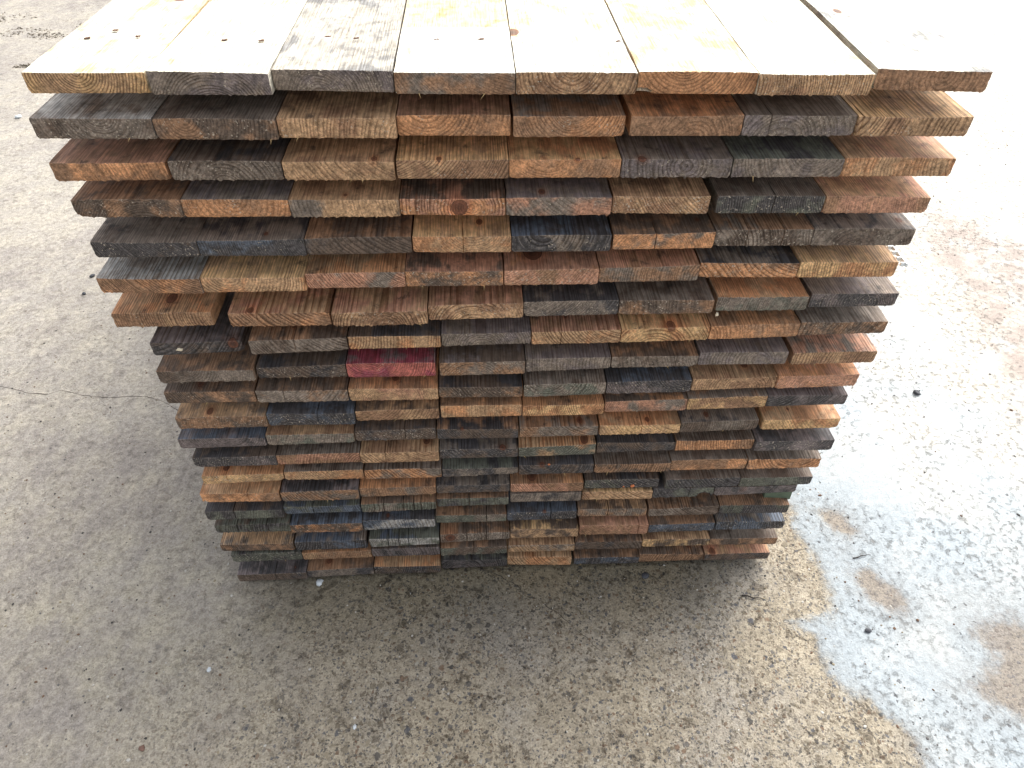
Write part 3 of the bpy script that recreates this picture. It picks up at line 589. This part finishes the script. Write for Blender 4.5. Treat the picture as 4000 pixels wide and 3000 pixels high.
for k in range(46):                               # torn fibres hanging from the sawn lower edges: parts of their plank
    i, j = rs.randrange(0, 20), rs.randrange(0, 8); v = B[i][j]; u = rs.uniform(.05, .95)
    hw_ = (v[4]-v[0])/2000; L_ = rs.uniform(.004, .013); a = rs.uniform(-1.1, 1.1); r = .00045
    x0 = -hw_+2*hw_*u; zb = (v[2]*(1-u)+v[6]*u)/1000-ZR[i]; y_ = ((v[1]*(1-u)+v[5]*u)-(v[1]+v[5])/2)/1000
    x1, z1 = x0+L_*math.sin(a), zb+.001-L_*math.cos(a)
    vs = [(x0-r*2, y_+.001, zb+.002), (x0+r*2, y_+.001, zb+.002), (x0, y_+.003, zb+.002), (x1, y_-.002, z1)]
    mesh_obj('splinter', vs, [(0, 1, 3), (1, 2, 3), (2, 0, 3), (0, 2, 1)], STRAW, parent=planks[i][j])

# spacer battens lying between the layers, set back from the plank ends
for i in range(19):
    z0, z1 = ZR[i+1]+.0360, ZR[i]
    if z1-z0 < .004: continue
    for k, yy in enumerate((.55, 1.7)):
        x0, x1, w = -.70, .86, .04
        vs = [(x0, yy, z0), (x1, yy, z0), (x1, yy+w, z0), (x0, yy+w, z0), (x0, yy, z1), (x1, yy, z1), (x1, yy+w, z1), (x0, yy+w, z1)]
        o = mesh_obj('spacer_batten', vs, [(0, 3, 2, 1), (4, 5, 6, 7), (0, 1, 5, 4), (1, 2, 6, 5), (2, 3, 7, 6), (3, 0, 4, 7)], BATTEN)
        tag(o, f"thin wooden spacer batten under the {LAY[i]} plank layer, {'nearer the ends' if k == 0 else 'deep inside the stack'}", 'batten', 'spacer battens between plank layers')
for k, yy in enumerate((.30, 1.2, 2.1)):
    x0, x1, w = -.70, .86, .10
    z0, z1 = 0, .022
    vs = [(x0, yy, z0), (x1, yy, z0), (x1, yy+w, z0), (x0, yy+w, z0), (x0, yy, z1), (x1, yy, z1), (x1, yy+w, z1), (x0, yy+w, z1)]
    o = mesh_obj('ground_bearer', vs, [(0, 3, 2, 1), (4, 5, 6, 7), (0, 1, 5, 4), (1, 2, 6, 5), (2, 3, 7, 6), (3, 0, 4, 7)], BATTEN)
    tag(o, f"flat timber bearer on the concrete under the stack, {('nearest the plank ends', 'at the middle', 'at the back')[k]}", 'bearer', 'bearers under the stack')

# ---------------------------------------------------------------- cracks in the slab
def crack(pts, w, seed):
    rr = random.Random(seed); P2 = []
    for a, b in zip(pts, pts[1:]):
        n = max(2, int(math.hypot(b[0]-a[0], b[1]-a[1])/.012))
        for k in range(n): t = k/n; P2.append((a[0]+(b[0]-a[0])*t, a[1]+(b[1]-a[1])*t))
    P2.append(pts[-1]); vs, fs = [], []
    for k, (x, y) in enumerate(P2):
        q = P2[min(k+1, len(P2)-1)]; p = P2[max(k-1, 0)]
        dx, dy = q[0]-p[0], q[1]-p[1]; L = math.hypot(dx, dy)+1e-9; nx_, ny_ = -dy/L, dx/L
        j = mnoise.noise(Vector((k*.35, seed, 0)))*.006 + rr.uniform(-.0012, .0012)
        ww = w*(.25+.75*abs(mnoise.noise(Vector((k*.21, seed+9, 0))))*1.8)*min(1, (len(P2)-1-k)/12+.1)
        vs += [(x+nx_*(j-ww), y+ny_*(j-ww), .0006), (x+nx_*(j+ww), y+ny_*(j+ww), .0006)]
    for k in range(len(P2)-1): fs.append((2*k, 2*k+2, 2*k+3, 2*k+1))
    o = mesh_obj('slab_crack', vs, fs, CRACK); o['kind'] = 'structure'
    return o
crack([(-2.4, 1.0), (-1.85, .906), (-1.795, .889), (-1.716, .86), (-1.647, .855), (-1.607, .874), (-1.569, .862), (-1.509, .842), (-1.407, .823), (-1.343, .83), (-1.275, .828), (-1.199, .794), (-1.139, .751), (-1.055, .681), (-.98, .62)], .0022, 3)
crack([(-.056, .024), (-.001, .01), (.075, -.033), (.111, -.08), (.148, -.094), (.218, -.16), (.258, -.201), (.302, -.254), (.326, -.285), (.341, -.329)], .0013, 8)

# ---------------------------------------------------------------- loose things on the ground
def stone(x, y, r, mat, label, seed, flat=.6, asp=1.3, cat='stone'):
    o = blob('pebble', (x, y, r*flat*.75), r*asp, r, r*flat, mat, seed=seed, jag=.28, rot=seed*1.1)
    return tag(o, label, cat)
stone(-.502, -.012, .0095, STONE_PALE, 'pale bluish pebble at the foot of the bottom plank layer', 1)
stone(1.678, .718, .012, STONE_DARK, 'dark grey pebble alone on the white ground', 2)
stone(1.088, -.24, .0072, STONE_DARK, 'small dark pebble on the pale ground beside its brown edge', 3)
stone(-1.765, 1.636, .010, STONE_DARK, 'dark pebble on grey concrete beside the sixth plank layer', 4)
stone(-1.752, 1.50, .008, STONE_DARK, 'smaller dark pebble just below another dark pebble by the stack', 5)
stone(-2.86, 3.41, .016, STONE_PALE, 'pale blue white pebble on the far grey concrete', 6)
stone(-.766, -.268, .006, STONE_PALE, 'tiny white chip on the grey concrete before the stack', 7)
stone(-.884, -.468, .007, STONE_RED, 'reddish brown stone at the lower edge of the yard', 8, flat=.4)
stone(.481, -.032, .010, STONE_DARK, 'flat dark stone close to the foot of the plank stack', 9, flat=.35)
stone(-.353, -.44, .005, STONE_PALE, 'white chip low in front of the stack', 10)
#stone(2.423, 2.134, .02, STONE_DARK, 'dark stone on the bright ground far beside the stack', 11)
# twig
def twig(x, y, L, ang, label, seed, r=.0016):
    rr = random.Random(seed); vs, fs = [], []; n = 12; m = 6
    for k in range(n+1):
        t = k/n; off = mnoise.noise(Vector((t*3, seed, 0)))*.008; rad = r*(1.0-.7*t)*(1+.5*rr.random())
        for b in range(m):
            a = 2*math.pi*b/m; vs.append((L*(t-.5), off+rad*math.cos(a), rad*math.sin(a)+r+.003*math.sin(math.pi*t)))
    for k in range(n):
        for b in range(m): fs.append((k*m+b, (k+1)*m+b, (k+1)*m+(b+1) % m, k*m+(b+1) % m))
    o = mesh_obj('twig', vs, fs, TWIGM, smooth=True); o.location = (x, y, 0); o.rotation_euler = (0, 0, ang)
    return tag(o, label, 'twig')
twig(.788, -.12, .066, -.25, 'thin black twig lying on the brown concrete right of the stack', 4, .0024)
twig(1.17, .005, .06, .15, 'thin forked twig on the bright ground by the pale zone', 9, .0018)

# loose grit (nobody could count it)
rg = random.Random(77); gv, gf = [], []; tri = []
def grit(name, n, mats, region, rmin, rmax):
    vs, fs, mi = [], [], []
    ico = [(0, 0, 1), (.89, 0, .45), (.28, .85, .45), (-.72, .53, .45), (-.72, -.53, .45), (.28, -.85, .45), (.72, .53, -.3), (-.28, .85, -.3), (-.89, 0, -.3), (-.28, -.85, -.3), (.72, -.53, -.3)]
    ft = [(0, 1, 2), (0, 2, 3), (0, 3, 4), (0, 4, 5), (0, 5, 1), (1, 6, 2), (2, 6, 7), (2, 7, 3), (3, 7, 8), (3, 8, 4), (4, 8, 9), (4, 9, 5), (5, 9, 10), (5, 10, 1), (1, 10, 6)]
    for q in range(n):
        x, y = rg.uniform(*region[:2]), rg.uniform(*region[2:]); r = rmin+(rmax-rmin)*rg.random()**3
        a = rg.uniform(0, 6.28); s = (rg.uniform(.7, 1.4), rg.uniform(.6, 1.1), rg.uniform(.35, .7)); base = len(vs)
        for v in ico:
            px, py = v[0]*s[0]*r*rg.uniform(.8, 1.2), v[1]*s[1]*r*rg.uniform(.8, 1.2)
            vs.append((x+px*math.cos(a)-py*math.sin(a), y+px*math.sin(a)+py*math.cos(a), r*s[2]*(v[2]+.25)))
        m = rg.randrange(len(mats))
        for f in ft: fs.append(tuple(base+k for k in f)); mi.append(m)
    o = mesh_obj(name, vs, fs, mats[0])
    for m in mats[1:]: o.data.materials.append(m)
    o.data.polygons.foreach_set('material_index', mi)
    return tag(o, 'loose sand and stone grit scattered over the concrete yard', 'grit', kind='stuff')
SANDS = [plain('grit_tan', (150, 140, 118), .9), plain('grit_grey', (112, 110, 108), .9), plain('grit_dark', (70, 68, 66), .8), plain('grit_pale', (196, 192, 184), .8), plain('grit_brown', (112, 90, 74), .9)]
grit('loose_grit', 7000, SANDS, (-2.4, 1.2, -.65, 1.4), .0010, .0042)
g2 = grit('loose_grit', 450, [SANDS[1], SANDS[2], SANDS[4]], (1.0, 3.4, -.6, 3.2), .0015, .0060)
g2['label'] = 'sparse dark grit on the bright pale ground'
# moss and litter far left
for k, (x, y, s) in enumerate([(-3.55, 5.05, .16), (-3.95, 4.75, .12), (-3.30, 4.95, .10), (-3.62, 4.35, .05), (-3.2, 4.3, .05), (-2.95, 4.15, .07), (-3.9, 5.4, .2), (-3.0, 5.2, .12)]):
    vs, fs = [], []; rr = random.Random(k)
    for q in range(90):
        a, d = rr.uniform(0, 6.28), s*rr.random()**.6; cx_, cy_ = x+d*math.cos(a)*1.6, y+d*math.sin(a)*.7
        h = rr.uniform(.002, .010); w = rr.uniform(.005, .016); b = rr.uniform(0, 6.28); n0 = len(vs)
        vs += [(cx_-w*math.cos(b), cy_-w*math.sin(b), 0), (cx_+w*math.cos(b), cy_+w*math.sin(b), 0), (cx_+rr.uniform(-.01, .01), cy_+rr.uniform(-.01, .01), h)]
        fs.append((n0, n0+1, n0+2))
    o = mesh_obj('moss_patch', vs, fs, MOSS if k % 2 else plain('dark_litter', (118, 110, 96), .95))
    tag(o, 'dark moss and leaf litter patches on the far concrete', 'moss', kind='stuff')

# plastic spacer tray showing beside the sixth layer, green board end showing beside the seventeenth
def lattice():
    root = bpy.data.objects.new('plastic_strip', None); COL.objects.link(root); root.location = (.8725, .0, 1.092)
    def bar(name, x0, x1, y0, y1, z0=0, z1=.008):
        vs = [(x0, y0, z0), (x1, y0, z0), (x1, y1, z0), (x0, y1, z0), (x0, y0, z1), (x1, y0, z1), (x1, y1, z1), (x0, y1, z1)]
        return mesh_obj(name, vs, [(0, 3, 2, 1), (4, 5, 6, 7), (0, 1, 5, 4), (1, 2, 6, 5), (2, 3, 7, 6), (3, 0, 4, 7)], PLASTIC, parent=root)
    bar('rail', .010, .0135, -.004, .16)
    for k in range(8): bar('rung', .0, .0098, .0+.021*k, .004+.021*k)
    tag(root, 'white plastic lattice strip sticking out beside the sixth plank layer', 'plastic strip')
lattice()
vs = [(.79, .022, .2913), (.866, .018, .2913), (.868, .060, .2913), (.79, .062, .2913), (.79, .022, .330), (.865, .019, .329), (.867, .060, .330), (.79, .062, .330)]
o = mesh_obj('spacer_offcut', vs, [(0, 3, 2, 1), (4, 5, 6, 7), (0, 1, 5, 4), (1, 2, 6, 5), (2, 3, 7, 6), (3, 0, 4, 7)], GREENW)
tag(o, 'short green stained offcut poking out at the right side above the seventeenth layer', 'offcut')
print('objects', len(bpy.data.objects))
